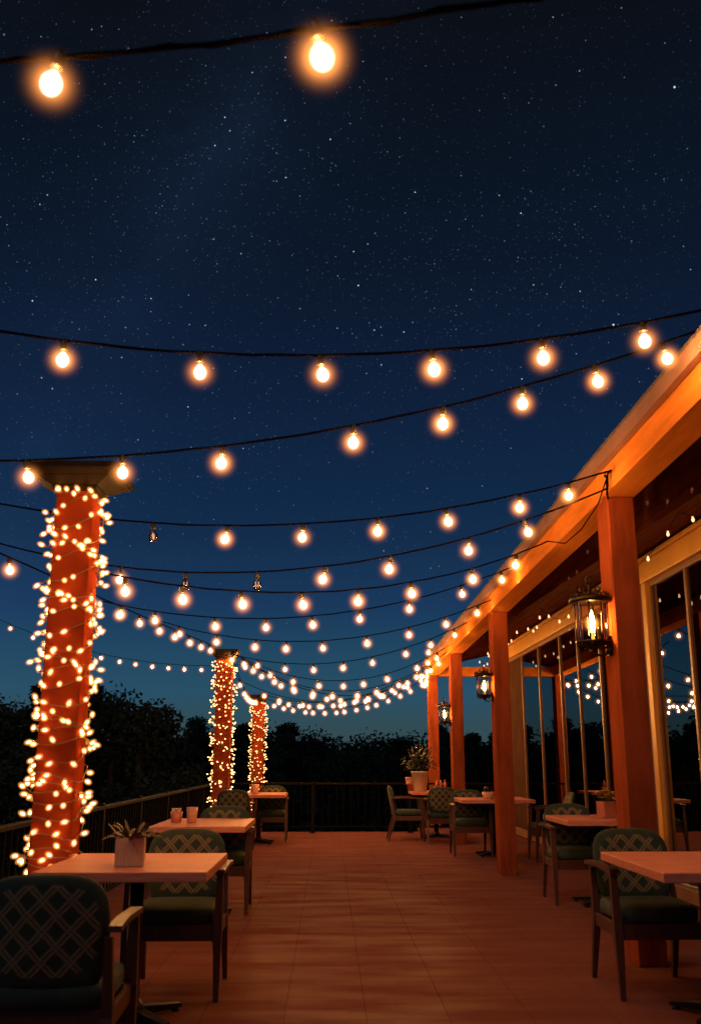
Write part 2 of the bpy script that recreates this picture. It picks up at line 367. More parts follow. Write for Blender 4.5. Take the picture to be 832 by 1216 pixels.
# ------------------------------------------------------------------ lanterns on the posts
def make_lantern(loc, label):
    t = thing('wall_lantern', label, 'lantern', loc, 0, 'iron wall lanterns on the posts')
    b = MB()   # origin: middle of the glass, back plate towards +x
    b.lathe([(.115, .135), (.150, .137), (.152, .160), (.140, .172), (.09, .190), (.045, .205), (.03, .215)], 20)
    b.build('lid', 'lantern', t)
    b = MB()   # crown of scrolls and the ring finial
    for k in range(10):
        a = 2 * math.pi * k / 10; c, s_ = math.cos(a), math.sin(a)
        b.tube([((.118 + .022 * math.sin(q * 2.2)) * c, (.118 + .022 * math.sin(q * 2.2)) * s_, .172 + .035 * q / 2.) for q in (0, .5, 1, 1.5, 2)], .006, 5)
        b.tube([(.05 * c, .05 * s_, .20), (.075 * c, .075 * s_, .235), (.055 * c, .055 * s_, .25)], .005, 5)
    b.tube([(0, 0, .21), (0, 0, .275)], .012, 6)
    b.tube([(.026 * math.cos(q * math.pi / 6), 0, .30 + .026 * math.sin(q * math.pi / 6)) for q in range(13)], .006, 5)
    b.build('finial', 'lantern', t)
    b = MB()
    for k in range(8):
        a = 2 * math.pi * (k + .5) / 8; b.tube([(.110 * math.cos(a), .110 * math.sin(a), -.135), (.114 * math.cos(a), .114 * math.sin(a), .136)], .0055, 5)
    b.build('cage', 'lantern', t)
    g = MB(); n = 28
    for k in range(n):
        a0, a1 = 2 * math.pi * k / n, 2 * math.pi * (k + 1) / n
        g.add([(.104 * math.cos(a0), .104 * math.sin(a0), -.132), (.104 * math.cos(a1), .104 * math.sin(a1), -.132), (.106 * math.cos(a1), .106 * math.sin(a1), .132), (.106 * math.cos(a0), .106 * math.sin(a0), .132)], [(0, 1, 2, 3)], True)
    g.build('glass', 'smoked_glass', t)
    b = MB(); b.lathe([(.02, -.215), (.03, -.205), (.018, -.195), (.06, -.175), (.105, -.155), (.122, -.148), (.122, -.134), (.02, -.130)], 20)
    for k in range(10):
        a = 2 * math.pi * k / 10; c, s_ = math.cos(a), math.sin(a)
        b.tube([(.118 * c, .118 * s_, -.148), (.10 * c, .10 * s_, -.178), (.065 * c, .065 * s_, -.19)], .006, 5)
    b.build('base', 'lantern', t)
    c = MB().lathe([(.022, -.130), (.024, -.122), (.014, -.118), (.0135, -.075), (.006, -.072)], 12).build('candle', 'candle', t)
    MB().lathe([(.004, -.072), (.017, -.05), (.021, -.02), (.017, .02), (.009, .055), (.001, .082)], 12).build('flame', 'flame', c)
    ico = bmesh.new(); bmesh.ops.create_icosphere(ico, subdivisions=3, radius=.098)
    MB().bm(ico, True).build('flame_glow', 'flame_glow', c, (0, 0, -.01))  # emission ball imitating the bloom round the flame
    b = MB(); b.box(.10, .128, -.028, .028, -.235, -.10, .006)
    b.tube([(.115, 0, -.16), (.09, 0, -.225), (.05, 0, -.235), (.0, 0, -.212)], .009, 6)
    b.tube([(.115, 0, -.12), (.112, 0, -.14)], .012, 6)
    b.build('bracket', 'lantern', t)
    return t
XL = XP - .1285
lan = make_lantern((XL, 6.74, 2.21), 'large black lantern with bright flame on the nearest orange post')
dup(lan, (XL + .0255, 11.78, 2.14), 0, 'black lantern on the orange post between the nearest post and the far pair', (.8, .8, .8))
dup(lan, (XL + .0255, 15.95, 1.99), 0, 'smallest black lantern, hanging between the two farthest orange posts', (.8, .8, .8))

# ------------------------------------------------------------------ pillars wrapped in fairy lights
def pillar(x, y, h, w, ce, label, z=0.):
    t = thing('pillar', label, 'pillar', (x, y, z), 0, 'terracotta pillars along the left railing')
    a = w / 2; h -= z
    b = MB().box(-a, a, -a, a, .14, h - .145, .012); b.build('shaft', 'pillar', t)
    b = MB().box(-a - .05, a + .05, -a - .05, a + .05, 0, .14, .015); b.build('plinth', 'pillar', t)
    b = MB(); q = lambda r, z: [(-r, -r, z), (r, -r, z), (r, r, z), (-r, r, z)]
    b.hexa(q(a + .015, h - .146), q(a + .022, h - .116)); b.hexa(q(a + .03, h - .114), q(a + ce * .62, h - .070)); b.hexa(q(a + ce * .64, h - .068), q(a + ce - .014, h - .042)); b.box(-a - ce, a + ce, -a - ce, a + ce, h - .040, h, .006)
    b.build('cap', 'cap', t)
    return t
def mini_mesh(k):
    r, L = .0135 * k, .046 * k
    return MB().lathe([(.004 * k, -L * .45), (r * .75, -L * .36), (r, -L * .1), (r * .92, L * .25), (r * .5, L * .45), (.001, L * .52)], 6)
def glow_mesh(k):
    core = mini_mesh(k * .8); shell = MB().lathe([(.001, -.040 * k), (.014 * k, -.032 * k), (.025 * k, -.012 * k), (.027 * k, .006 * k), (.021 * k, .026 * k), (.010 * k, .038 * k), (.001, .042 * k)], 10)  # the shell's emission volume imitates an orange halo round each mini bulb
    b = MB(); b.add(core.v, core.f, True); b.add(shell.v, shell.f, True); return b, len(core.f)
def fairy(x, y, h, w, ce, n, turns, z0, seed, label, k=1., mm='mini_lit'):
    rd = random.Random(seed)
    t = thing('fairy_light_string', label, 'fairy lights', (x, y, 0), 0, 'fairy lights wound round the pillars')
    hw = w / 2 + .012
    def ring(s):   # point on the square at arc parameter s (0..1 per turn), first side faces the camera
        s = (s % 1.) * 4; i = int(s); f = s - i - .0; e = (f * 2 - 1) * hw
        return [(e, -hw), (hw, e), (-e, hw), (-hw, -e)][i], [(0, -1), (1, 0), (0, 1), (-1, 0)][i]
    path = []; N = int(turns * 24)
    ph = rd.random() * 6
    def pos(u):
        s = u * turns; (px, py), nn = ring(s)
        z = z0 + (h - .19 - z0) * (1 - u) + .055 * math.sin(s * 5.1 + ph) + .04 * math.sin(s * 11.3)
        return px, py, min(z, h - .17), nn
    for i in range(N + 1):
        px, py, z, nn = pos(i / N); o = rd.uniform(0, .018); path.append((px + nn[0] * o, py + nn[1] * o, z))
    wire = MB().tube(path, .0032, 4)
    spots = []
    for i in range(n):
        # the winding is tighter at the top than at the bottom
        u = (i + rd.uniform(.15, .85)) / n; u = u ** 1.18
        px, py, z, nn = pos(u)
        tang = Vector((-nn[1], nn[0], 0)); out = Vector((nn[0], nn[1], 0))
        stick = rd.random() < .45
        d = (tang * rd.uniform(-1, 1) * (.7 if stick else 1) + Vector((0, 0, 1)) * rd.uniform(-.7, .6) + out * (rd.uniform(.4, 1.2) if stick else .05)).normalized()
        p = Vector((px, py, z)) + out * .016; c = p + d * (.026 * k + rd.uniform(.0, .045 if stick else .004))
        wire.tube([p - out * .012, c - d * .018 * k], .0035, 4)
        spots.append((c, d, nn))
    wire.build('wire', 'green_wire', t)
    src = mini_mesh(k); nc = 0
    if mm == 'mini_lit': src, nc = glow_mesh(k)
    me = src.mesh('mini_bulb', mm)
    if nc:
        me.materials.append(M['mini_glow'])
        for i, p in enumerate(me.polygons): p.material_index = 0 if i < nc else 1
    # what faces the viewer's side of the pillar counts as showing largest
    spots.sort(key=lambda q: (0 if q[2][1] < 0 or q[2][0] > 0 else 1))
    first, rest = spots[:100], spots[100:]
    for c, d, nn in first:
        o = link('mini_bulb', me, t, c); o.rotation_euler = d.to_track_quat('Z', 'Y').to_euler()
    if rest:
        b = MB()
        for c, d, nn in rest:
            q = d.to_track_quat('Z', 'Y').to_matrix(); b.add([q @ Vector(v) + c for v in src.v], src.f, True)
        o = b.build('mini_bulbs', mm, t); o['kind'] = 'stuff'
        if nc:
            o.data.materials.append(M['mini_glow'])
            for i, p in enumerate(o.data.polygons): p.material_index = 0 if i % len(src.f) < nc else 1
PIL = [(-1.61, 6.05, 3.07, .235, .17), (-1.635, 15.38, 2.95, .24, .10), (-1.50, 21.2, 2.63, .23, .085)]
pillar(*PIL[0], 'thick red pillar with broad bronze cap nearest the camera, beside the left railing')
pillar(*PIL[1], 'middle terracotta pillar with small dark cap behind the second left table')
pillar(*PIL[2], 'farthest and thinnest terracotta pillar behind the back railing', -.36)
fairy(*PIL[0], 380, 38, .25, 3, 'loosely wound warm fairy lights on the nearest pillar', .74)
fairy(*PIL[1], 400, 46, .2, 5, 'dense warm fairy lights covering the middle pillar', .66, 'mini_far')
fairy(*PIL[2], 360, 44, .2, 8, 'tiny tightly wound fairy lights on the farthest pillar', .62, 'mini_far')

# ------------------------------------------------------------------ string lights overhead
bulb_prof = [(.012, .052), (.014, .040), (.024, .020), (.030, .002), (.031, -.012), (.027, -.028), (.017, -.038), (.001, -.042)]
bulb_prof = [(r, z) for r, z in reversed(bulb_prof)]
BULB = MB().lathe([(.001, -.035), (.013, -.0315), (.023, -.022), (.0285, -.008), (.0285, .005), (.023, .018), (.014, .028), (.010, .036), (.001, .038)], 16).mesh('bulb', 'bulb_glow')
CORE = MB().lathe([(.001, -.022), (.010, -.0195), (.0155, -.012), (.0165, -.003), (.014, .007), (.009, .014), (.001, .018)], 10).mesh('filament', 'bulb_lit')
BULB_OFF = MB().lathe(bulb_prof, 20).mesh('bulb_off', 'pink_glass')
SOCK = MB().lathe([(.0165, .045), (.018, .05), (.018, .075), (.012, .088), (.006, .098)], 8).mesh('socket', 'socket')
FILA = MB().tube([(-.012, 0, .02), (-.008, 0, -.02), (0, 0, .0), (.008, 0, -.02), (.012, 0, .02)], .003, 5).mesh('filament', 'bulb_dim')
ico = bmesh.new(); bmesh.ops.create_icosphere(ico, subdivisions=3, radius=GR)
ico = MB().bm(ico, True); HALO = [ico.mesh('halo_ball', 'halo%d' % i) for i in range(3)]
DROP = .092
def string(label, A, B, sag, q, off=(), dim=(), tail=None, rad=.0066):
    A, B = Vector(A), Vector(B)
    t = thing('light_string', label, 'string lights', A, 0, 'strings of warm bulbs over the terrace')
    P = lambda s: A.lerp(B, s) - Vector((0, 0, 4 * sag * s * (1 - s)))
    n = 40; pts = [P(i / n) - A for i in range(n + 1)]
    wob = random.Random(int(abs(A.y) * 977 + abs(B.x) * 31))
    pts = [p + Vector((0, wob.uniform(-.002, .002), wob.uniform(-.002, .002))) for p in pts]
    b = MB().tube(pts, rad, 6)
    if A.y < 3: b.tube([p + Vector((0, .009 * math.cos(i * 1.9), .009 * math.sin(i * 1.9))) for i, p in enumerate(pts)], rad * .6, 5)   # the twisted pair
    if tail: b.tube([Vector(p) - A for p in tail], rad * .8, 5)
    b.build('cable', 'cable', t)
    rd = random.Random(len(label) * 13 + int(A.y * 10))
    for i, s in enumerate(q):
        p = P(s) - A - Vector((0, 0, DROP if A.y > 3 else .074))
        un = i in off
        o = link('bulb', BULB_OFF if un else BULB, t, p)
        o.rotation_euler = (R(rd.uniform(-13, 13)), R(rd.uniform(-13, 13)), rd.uniform(0, 6))
        link('socket', SOCK, o)
        if un:
            o['label'] = 'unlit clear bulb'
            link('filament', FILA, o)
        else:
            link('filament', CORE, o)
            link('bulb_halo', rd.choice((HALO[0], HALO[0], HALO[1], HALO[1], HALO[2])), o)  # bloom round the bulb painted as an emission volume, no glass part
    return t
def ev(n, a=.06, b=.96, seed=1):
    rd = random.Random(seed); return [a + (b - a) * (i + rd.uniform(-.15, .15)) / (n - 1) for i in range(n)]
STR = [
 ('nearest light string, two big glaring bulbs across the top of the sky', (-2.3, 2.61, 3.40), (1.93, 1.30, 2.965), .249, [.376, .538], (), (), None),
 ('second light string from the top, six evenly spaced bulbs sagging below the stars', (-2.6, 4.0, 3.39), (1.892, 4.0, 3.31), .335, [.3155, .4505, .571, .681, .790, .893], (), (), None),
 ('light string passing in front of the nearest pillar cap and rising to the roof edge', (-2.9, 4.9, 2.85), (1.92, 4.6, 3.44), .30, [.28, .381, .486, .626, .721, .806, .887, .962], (), (), None),
 ('light string with one dark unlit bulb beside the nearest pillar, tied to the beam hook', (-3.6, 6.3, 3.31), (1.92, 6.3, 3.19), .46, [.440, .526, .619, .710, .796, .884, .945], (0,), (), None),
 ('light string with two clear dim bulbs right of the nearest pillar', (-3.8, 7.2, 3.36), (1.92, 6.45, 3.10), .66, [.401, .485, .575, .656, .737, .833, .905], (1, 2), (2,), None),
 ('light string from the nearest pillar to the beam with its tail looped up', (-1.52, 6.17, 2.45), (1.90, 8.2, 3.12), .273, [.055, .156, .268, .389, .507, .632, .786, .903], (), (),
   [(1.90, 8.2, 3.12), (1.925, 7.7, 2.99), (1.93, 7.2, 2.99), (1.93, 6.7, 3.06), (1.92, 6.42, 3.17)]),
 ('light string ending on the beam midway between the two nearest posts', (-2.25, 9.6, 2.80), (1.92, 9.8, 3.22), .333, [.043, .125, .268, .388, .50, .613, .734, .865, .965], (), (), None),
 ('light string crossing to the beam just before the second orange post', (-2.15, 12.0, 2.96), (1.92, 11.4, 3.12), .375, [.077, .19, .307, .40, .51, .64, .762, .87, .96], (), (), None),
 ('light string from the middle pillar to the beam behind the second orange post', (-1.85, 15.38, 2.99), (1.92, 13.4, 3.13), .40, [.09, .20, .315, .43, .545, .657, .78, .87, .955], (), (), None),
 ('light string sagging below the others behind the middle pillar cap', (-1.60, 15.55, 2.97), (1.92, 15.5, 3.05), .52, ev(9, .08, .95, 3), (), (), None),
 ('light string leading from the left out of frame to the middle pillar cap', (-2.5, 5.6, 2.70), (-1.72, 15.2, 2.97), .02, [.085, .16, .27, .36, .45, .53, .62, .70, .79, .865, .935], (), (), None),
 ('low row of small bulbs hanging left of the middle pillar above the treeline', (-7.6, 22., 4.42), (-1.58, 21.2, 3.30), .40, [.07, .161, .253, .34, .426, .496, .556, .619, .679, .738, .801, .87], (), (), None),
 ('light string running back from the middle pillar cap to the farthest pillar', (-1.55, 15.55, 2.93), (-1.48, 21.05, 2.62), .30, ev(7, .40, .84, 5), (), (), None),
 ('light string from the middle pillar to the third orange post', (-1.50, 15.40, 2.92), (1.94, 16.0, 3.0), .62, ev(10, .08, .95, 6), (), (), None),
 ('light string from the middle pillar to the farthest orange post', (-1.50, 15.50, 2.90), (1.94, 19.3, 2.96), .55, ev(13, .05, .96, 7), (), (), None),
 ('light string strung across above the back railing', (-1.9, 18.4, 2.85), (1.94, 18.2, 3.0), .60, ev(10, .07, .95, 8), (), (), None),
 ('lowest sagging light string between the farthest pillar and the farthest orange post', (-1.50, 21.1, 2.60), (1.95, 19.5, 2.86), .42, ev(15, .10, .97, 9), (), (), None),
 ('second lowest light string, tied just above the lowest one at the far end', (-1.45, 21.0, 2.66), (1.94, 17.2, 2.98), .42, ev(14, .12, .97, 10), (), (), None),
 ('light string hanging beside the far end of the beam between the third and farthest posts', (1.50, 14.6, 3.02), (1.90, 19.6, 2.84), .22, ev(9, .06, .97, 11), (), (), None),
]
for lab, A, B_, sag, q, off, dim, tail in STR: string(lab, A, B_, sag, q, off, dim, tail)
# added dim bulbs under the veranda ceiling, standing in for reflected light dots
t = thing('reflection_dot_string', 'added thin string of small dim bulbs under the porch ceiling, imitating reflected light dots', 'string lights', (2.80, 4.4, 3.2))
pts = []; q = []; hooks = [0, 1.6, 3.1, 4.9, 6.4, 8.1, 9.6, 11.2, 12.6, 14.0]
for a_, b_ in zip(hooks, hooks[1:]):
    for j in range(8):
        f = j / 8; pts.append((.05 * math.sin(a_ * 3 + f * 3), a_ + (b_ - a_) * f, .02 - .0 - .0035 * (a_ + (b_ - a_) * f) - .30 * 4 * f * (1 - f) * (.5 + .5 * math.sin(a_ * 2.3) ** 2)))
        if j % 2: q.append(pts[-1])
MB().tube(pts, .0028, 5).build('cable', 'cable', t)  # cable of the added string
dimb = MB().lathe([(.001, -.030), (.011, -.022), (.014, -.010), (.008, .004), (.008, .016), (.001, .017)], 8).mesh('bulb', 'reflection_dot')  # added bulb imitating a reflected light dot
for p in q: link('bulb', dimb, t, Vector(p) - Vector((0, 0, .018)))  # added bulbs, standing in for reflected light dots
# the iron hook on the beam that ties the three nearest cables
h = tag(link('cable_hook', None, None, (1.94, 6.40, 3.16)), 'black iron hook and knotted cable end on the beam above the nearest post', 'hook')
MB().tube([(.03, 0, .05), (-.03, 0, .05), (-.04, 0, .02), (-.02, 0, .0)], .007, 6).build('hook', 'black_metal', h)
b = MB(); b.tube([(-.02, -.05, .04), (-.025, .0, .02), (-.02, .03, -.08), (-.02, .02, -.14)], .008, 6); b.tube([(-.02, .0, .03), (-.03, -.03, -.05), (-.02, .05, -.1)], .007, 5)
b.build('knot', 'cable', h)

# ------------------------------------------------------------------ railings
def railing(p0, p1, label, z=.87):
    p0, p1 = Vector(p0), Vector(p1); L = (p1 - p0).length; ang = math.atan2(p1.y - p0.y, p1.x - p0.x)
    t = thing('railing', label, 'railing', p0, ang)
    MB().box(0, L, -.032, .032, z - .035, z, .006).build('top_rail', 'rail', t)
    MB().box(.026, L - .026, -.018, .018, .09, .125, .004).build('bottom_rail', 'baluster', t)
    n = max(1, round(L / 1.9)); me = None
    for i in range(n + 1):
        b = MB().box(-.026, .026, -.026, .026, 0, z - .036, .004); b.box(-.05, .05, -.05, .05, 0, .012)
        b.box(-.035, .035, -.02, .02, z + .001, z + .022, .004)
        if me is None: me = b.mesh('post', 'rail')
        link('post', me, t, (i * L / n, 0, 0))
    bal = MB().box(-.008, .008, -.008, .008, .125, z - .035).mesh('baluster', 'baluster')
    m = round(L / .13)
    for i in range(1, m):
        x = i * L / m
        if min(abs(x - j * L / n) for j in range(n + 1)) > .04: link('baluster', bal, t, (x, 0, 0))
railing((-2.05, 18.35, 0), (3.25, 18.35, 0), 'dark iron railing across the back of the terrace')
railing((-2.05, 5.6, 0), (-2.05, 18.28, 0), 'dark railing running along the left edge behind the pillars')

# ------------------------------------------------------------------ tables
def make_table(loc, w, d, label):
    t = thing('table', label, 'table', loc, 0, 'wooden cafe tables')
    MB().box(-w / 2, w / 2, -d / 2, d / 2, .708, .755, .006).build('tabletop', 'table', t)
    b = MB(); b.box(-.16, .16, -.16, .16, .693, .706, .004); b.lathe([(.038, .06), (.038, .694)], 16); b.lathe([(.07, .05), (.06, .075), (.04, .10)], 16)
    b.build('column', 'black_metal', t)
    for k in range(4):
        a = math.pi / 4 + k * math.pi / 2; c, s_ = math.cos(a), math.sin(a)
        b = MB(); p = Vector((c, s_, 0)); n_ = Vector((-s_, c, 0))
        lo = [p * .03 - n_ * .035, p * .30 - n_ * .022, p * .30 + n_ * .022, p * .03 + n_ * .035]
        b.hexa([v + Vector((0, 0, .018)) for v in lo], [v + Vector((0, 0, .066 if i in (0, 3) else .036)) for i, v in enumerate(lo)])
        b.lathe([(.022, 0), (.024, .006), (.02, .017)], 10, tuple(p * .275)); b.build('foot', 'black_metal', t)
    return t
make_table((-.99, 5.38, 0), .83, .98, 'wooden table with a square planter at the front left')
make_table((-1.05, 8.72, 0), .77, 1.15, 'second wooden table on the left, holding two small glasses')
make_table((-1.10, 16.1, 0), .86, 1.3, 'farthest wooden table on the left in front of the middle pillar')
make_table((2.03, 5.36, 0), .90, 1.10, 'bare wooden table at the right edge in front of the nearest post')
make_table((2.50, 9.38, 0), .80, 1.0, 'wooden table with a box of yellow flowers behind the nearest post')
make_table((2.28, 14.0, 0), .98, 1.1, 'wooden table with a candle jar, partly behind the second orange post')
make_table((1.83, 17.2, 0), .86, .95, 'farthest wooden table on the right, holding the tall plant pot')

# ------------------------------------------------------------------ chairs
def cushion(w, d, z0, z1, rings=4):
    b = MB(); n = 32; vs = []; prof = [(.90, z0), (.985, z0 + .012), (1., (z0 + z1) / 2), (.985, z1 - .02), (.90, z1 - .004), (.6, z1 + .004), (.25, z1 + .008)]
    for s, z in prof:
        for k in range(n):
            t = 2 * math.pi * k / n; c, q = math.cos(t), math.sin(t); e = .32
            vs.append((w / 2 * s * math.copysign(abs(c) ** e, c), d / 2 * s * math.copysign(abs(q) ** e, q), z))
    fs = [(i * n + k, i * n + (k + 1) % n, (i + 1) * n + (k + 1) % n, (i + 1) * n + k) for i in range(len(prof) - 1) for k in range(n)]
    fs += [tuple(reversed(range(n))), tuple(range((len(prof) - 1) * n, len(prof) * n))]
    return b.add(vs, fs, True)
def backrest(w, z0, z1, th):
    """rounded upholstered shell, gently wrapped; local y = back plane"""
    b = MB(); n = 48; rings = [1, .985, .93, .8, .62, .42, .2, .03]; zc, hh = (z0 + z1) / 2, (z1 - z0) / 2
    def pt(s, k, side):
        t = 2 * math.pi * k / n; c, q = math.cos(t), math.sin(t)
        e = .56 if q > 0 else .34
        x = w / 2 * s * math.copysign(abs(c) ** e, c); z = zc + hh * s * math.copysign(abs(q) ** e, q)
        x *= 1 - .10 * max(0, (zc - z) / hh)
        edge = th / 2 * (1 - s ** 7) ** .5 if s < 1 else 0
        y = -.55 * x * x + .20 * (z - z0) + side * (edge + (.008 * (1 - s * s)))
        return (x, y, z)
    vs = [pt(s, k, 1) for s in rings for k in range(n)] + [pt(s, k, -1) for s in rings[1:] for k in range(n)]
    nr = len(rings); fs = []
    for i in range(nr - 1):
        for k in range(n): fs.append((i * n + k, (i + 1) * n + k, (i + 1) * n + (k + 1) % n, i * n + (k + 1) % n))
    off = nr * n
    for k in range(n): fs.append((k, (k + 1) % n, off + (k + 1) % n, off + k))
    for i in range(nr - 2):
        for k in range(n): fs.append((off + i * n + k, off + i * n + (k + 1) % n, off + (i + 1) * n + (k + 1) % n, off + (i + 1) * n + k))
    fs.append(tuple(range((nr - 1) * n, nr * n))); fs.append(tuple(reversed(range(off + (nr - 2) * n, off + (nr - 1) * n))))
    return b.add(vs, fs, True)
def make_chair(label, loc, rz):
    """faces -y: back towards +y"""
    t = thing('armchair', label, 'chair', loc, rz, 'quilted dining armchairs at the tables')
    cushion(.47, .49, .385, .478).build('seat', 'fabric', t)
    bk = backrest(.47, .44, .86, .06).build('backrest', 'quilt', t, (0, .215, 0))
    b = MB(); b.box(-.225, .225, -.236, -.212, .30, .384, .004); b.box(-.225, .225, .19, .214, .30, .384, .004)
    for s in (-1, 1): b.box(min(s * .232, s * .256), max(s * .232, s * .256), -.215, .195, .315, .385, .004)
    b.build('seat_frame', 'chair_wood', t)
    for s in (-1, 1):
        b = MB().taper((s * .255, -.262, 0), (s * .252, -.235, .36), .014, .014, .024, .023)
        b.taper((s * .252, -.235, .36), (s * .256, -.212, .652), .024, .023, .017, .018)
        b.hexa([(s * .225, -.225, .302), (s * .17, -.225, .302), (s * .17, -.215, .302), (s * .225, -.215, .302)][::s], [(s * .225, -.225, .24), (s * .222, -.225, .299), (s * .222, -.215, .299), (s * .225, -.215, .24)][::s])
        b.build('leg', 'chair_wood', t)
        b = MB().taper((s * .245, .325, 0), (s * .240, .215, .36), .013, .014, .022, .024)
        b.taper((s * .240, .215, .36), (s * .238, .268, .64), .022, .024, .014, .016)
        b.build('leg', 'chair_wood', t)
        b = MB(); pr = [(-.250, .651), (-.10, .657), (.08, .664), (.27, .655)]
        for (ya, za), (yb, zb_) in zip(pr, pr[1:]):
            wa = .026
            b.hexa([(s * .257 - wa, ya, za), (s * .257 + wa, ya, za), (s * .257 + wa, yb, zb_), (s * .257 - wa, yb, zb_)], [(s * .257 - wa, ya, za + .022), (s * .257 + wa, ya, za + .022), (s * .257 + wa, yb, zb_ + .022), (s * .257 - wa, yb, zb_ + .022)])
        b.build('armrest', 'chair_wood', t)
    return t
PI = math.pi
ch = make_chair('quilted armchair in the left foreground seen from behind, cropped by the frame', (-1.05, 4.12, 0), PI + .03)
CH = [((-.86, 6.02), 0., 'quilted armchair facing the camera across the table with the square planter'),
      ((-.95, 9.10), 0., 'quilted armchair facing the camera behind the table with two small glasses'),
      ((-1.36, 14.75), PI, 'quilted armchair seen from behind at the farthest left table'),
      ((-.93, 16.55), 0., 'quilted armchair facing the camera at the farthest left table'),
      ((1.86, 6.00), 0.02, 'quilted armchair facing the camera behind the bare table at right'),
      ((2.32, 9.55), 0., 'quilted armchair facing the camera beside the box of yellow flowers'),
      ((1.98, 14.15), 0., 'quilted armchair facing the camera at the table with the candle jar'),
      ((2.93, 13.3), -PI / 2, 'dark armchair turned sideways right of the second orange post'),
      ((1.30, 16.75), PI / 2, 'armchair standing sideways beside the back railing, facing right to the plant pot'),
      ((1.80, 16.15), PI, 'quilted armchair seen from behind at the farthest right table')]
for (x, y), rz, lab in CH: dup(ch, (x, y, 0), rz, lab)

# ------------------------------------------------------------------ things on the tables
TZ = .7565
def blade(b, base, d, L, w, curl, n=6):
    d = Vector(d).normalized(); up = Vector((0, 0, 1)); sd = d.cross(up); sd = sd.normalized() if sd.length > .01 else Vector((1, 0, 0))
    vs = []; p = Vector(base)
    for i in range(n + 1):
        f = i / n; ww = w * math.sin(math.pi * min(.97, .12 + f * .86)) ** .8
        vs += [p + sd * ww, p - sd * ww]; dd = (d + Vector((0, 0, -curl * f * f))).normalized(); p = p + dd * (L / n)
    vs2 = [v - Vector((0, 0, .004)) for v in vs]
    b.add(vs, [(2 * i, 2 * i + 2, 2 * i + 3, 2 * i + 1) for i in range(n)], True)
    b.add(vs2, [(2 * i, 2 * i + 1, 2 * i + 3, 2 * i + 2) for i in range(n)], True)
t = thing('planter_box', 'square pale wooden planter with dusky succulents on the front left table', 'planter', (-1.00, 5.20, TZ), .12)
b = MB(); a = .071
for (x0, x1, y0, y1) in ((-a, a, -a, -a + .01), (-a, a, a - .01, a), (-a, -a + .01, -a + .011, a - .011), (a - .01, a, -a + .011, a - .011)): b.box(x0, x1, y0, y1, 0, .135, .002)
b.box(-a + .012, a - .012, -a + .012, a - .012, .004, .115); b.build('box', 'box_wood', t)
b = MB(); rr = random.Random(4)
for i in range(70):
    an = rr.uniform(0, 2 * PI); r0 = rr.uniform(0, .055)
    blade(b, (r0 * math.cos(an), r0 * math.sin(an), .115), (math.cos(an) * rr.uniform(.3, 1.3), math.sin(an) * rr.uniform(.3, 1.3), rr.uniform(.3, 1.)), rr.uniform(.07, .14), rr.uniform(.007, .014), rr.uniform(.3, 1.6))
b.build('succulent_leaves', 'leaf_dry', t)

def tumbler(loc, r, h, m, name, label, cat):
    t = thing(name, label, cat, loc)
    MB().lathe([(r * .8, 0), (r * .84, .004), (r, h), (r - .004, h), (r * .8 - .003, .012), (.001, .011)], 18).build('cup', m, t); return t
t = tumbler((-1.30, 8.72, TZ), .052, .085, 'red_glaze', 'sugar_bowl', 'low reddish bowl of packets beside the glass on the second left table', 'bowl')
b = MB(); rr = random.Random(9)
for i in range(9):
    an = rr.uniform(0, 6.28); x, y = .025 * math.cos(an), .025 * math.sin(an); q = Matrix.Rotation(rr.uniform(0, 3), 3, 'Z') @ Matrix.Rotation(rr.uniform(-.5, .5), 3, 'X')
    c = Vector((x, y, .085)); b.hexa([q @ Vector(v) + c for v in ((-.018, -.002, -.03), (.018, -.002, -.03), (.018, .002, -.03), (-.018, .002, -.03))], [q @ Vector(v) + c for v in ((-.018, -.001, .03), (.018, -.001, .03), (.018, .001, .03), (-.018, .001, .03))])
b.build('packets', 'vase', t)
t = tumbler((-1.16, 8.66, TZ), .048, .125, 'amber', 'drinking_glass', 'short amber glass tumbler with a candle on the second left table', 'glass')
MB().lathe([(.032, .013), (.033, .07), (.002, .072)], 14).build('candle', 'red_glaze', t)
t = tumbler((-1.15, 15.85, TZ), .06, .15, 'amber', 'candle_glass', 'amber candle glass on the farthest left table', 'glass')
MB().lathe([(.044, .013), (.046, .09), (.002, .092)], 14).build('candle', 'candle', t)

t = thing('flower_box', 'small reddish box of yellow flowers on the table behind the nearest post', 'flower box', (2.56, 9.28, TZ), .35)
b = MB(); a = .062
b.box(-.10, .10, -.09, .09, .0, .008, .003)
for (x0, x1, y0, y1) in ((-a, a, -a, -a + .008), (-a, a, a - .008, a), (-a, -a + .008, -a + .009, a - .009), (a - .008, a, -a + .009, a - .009)): b.box(x0, x1, y0, y1, .009, .145, .002)
b.box(-a + .01, a - .01, -a + .01, a - .01, .010, .12); b.build('box', 'red_glaze', t)
b = MB(); rr = random.Random(12); s2 = MB()
for i in range(13):
    an = rr.uniform(0, 6.28); r0 = rr.uniform(.0, .085); c = Vector((r0 * math.cos(an) * 1.35, r0 * math.sin(an), .175 + rr.uniform(0, .06)))
    s2.tube([(c.x * .4, c.y * .4, .12), c], .003, 5)
    for j in range(9):
        aa = j * 2 * PI / 9 + rr.random(); blade(b, c, (math.cos(aa), math.sin(aa), rr.uniform(.1, .9)), rr.uniform(.032, .050), .016, .6, 4)
s2.tube([(.05, 0, .13), (.13, -.06, .10), (.16, -.08, .08)], .004, 5)
b.build('petals', 'petal', t); s2.build('stems', 'leaf_dark', t)

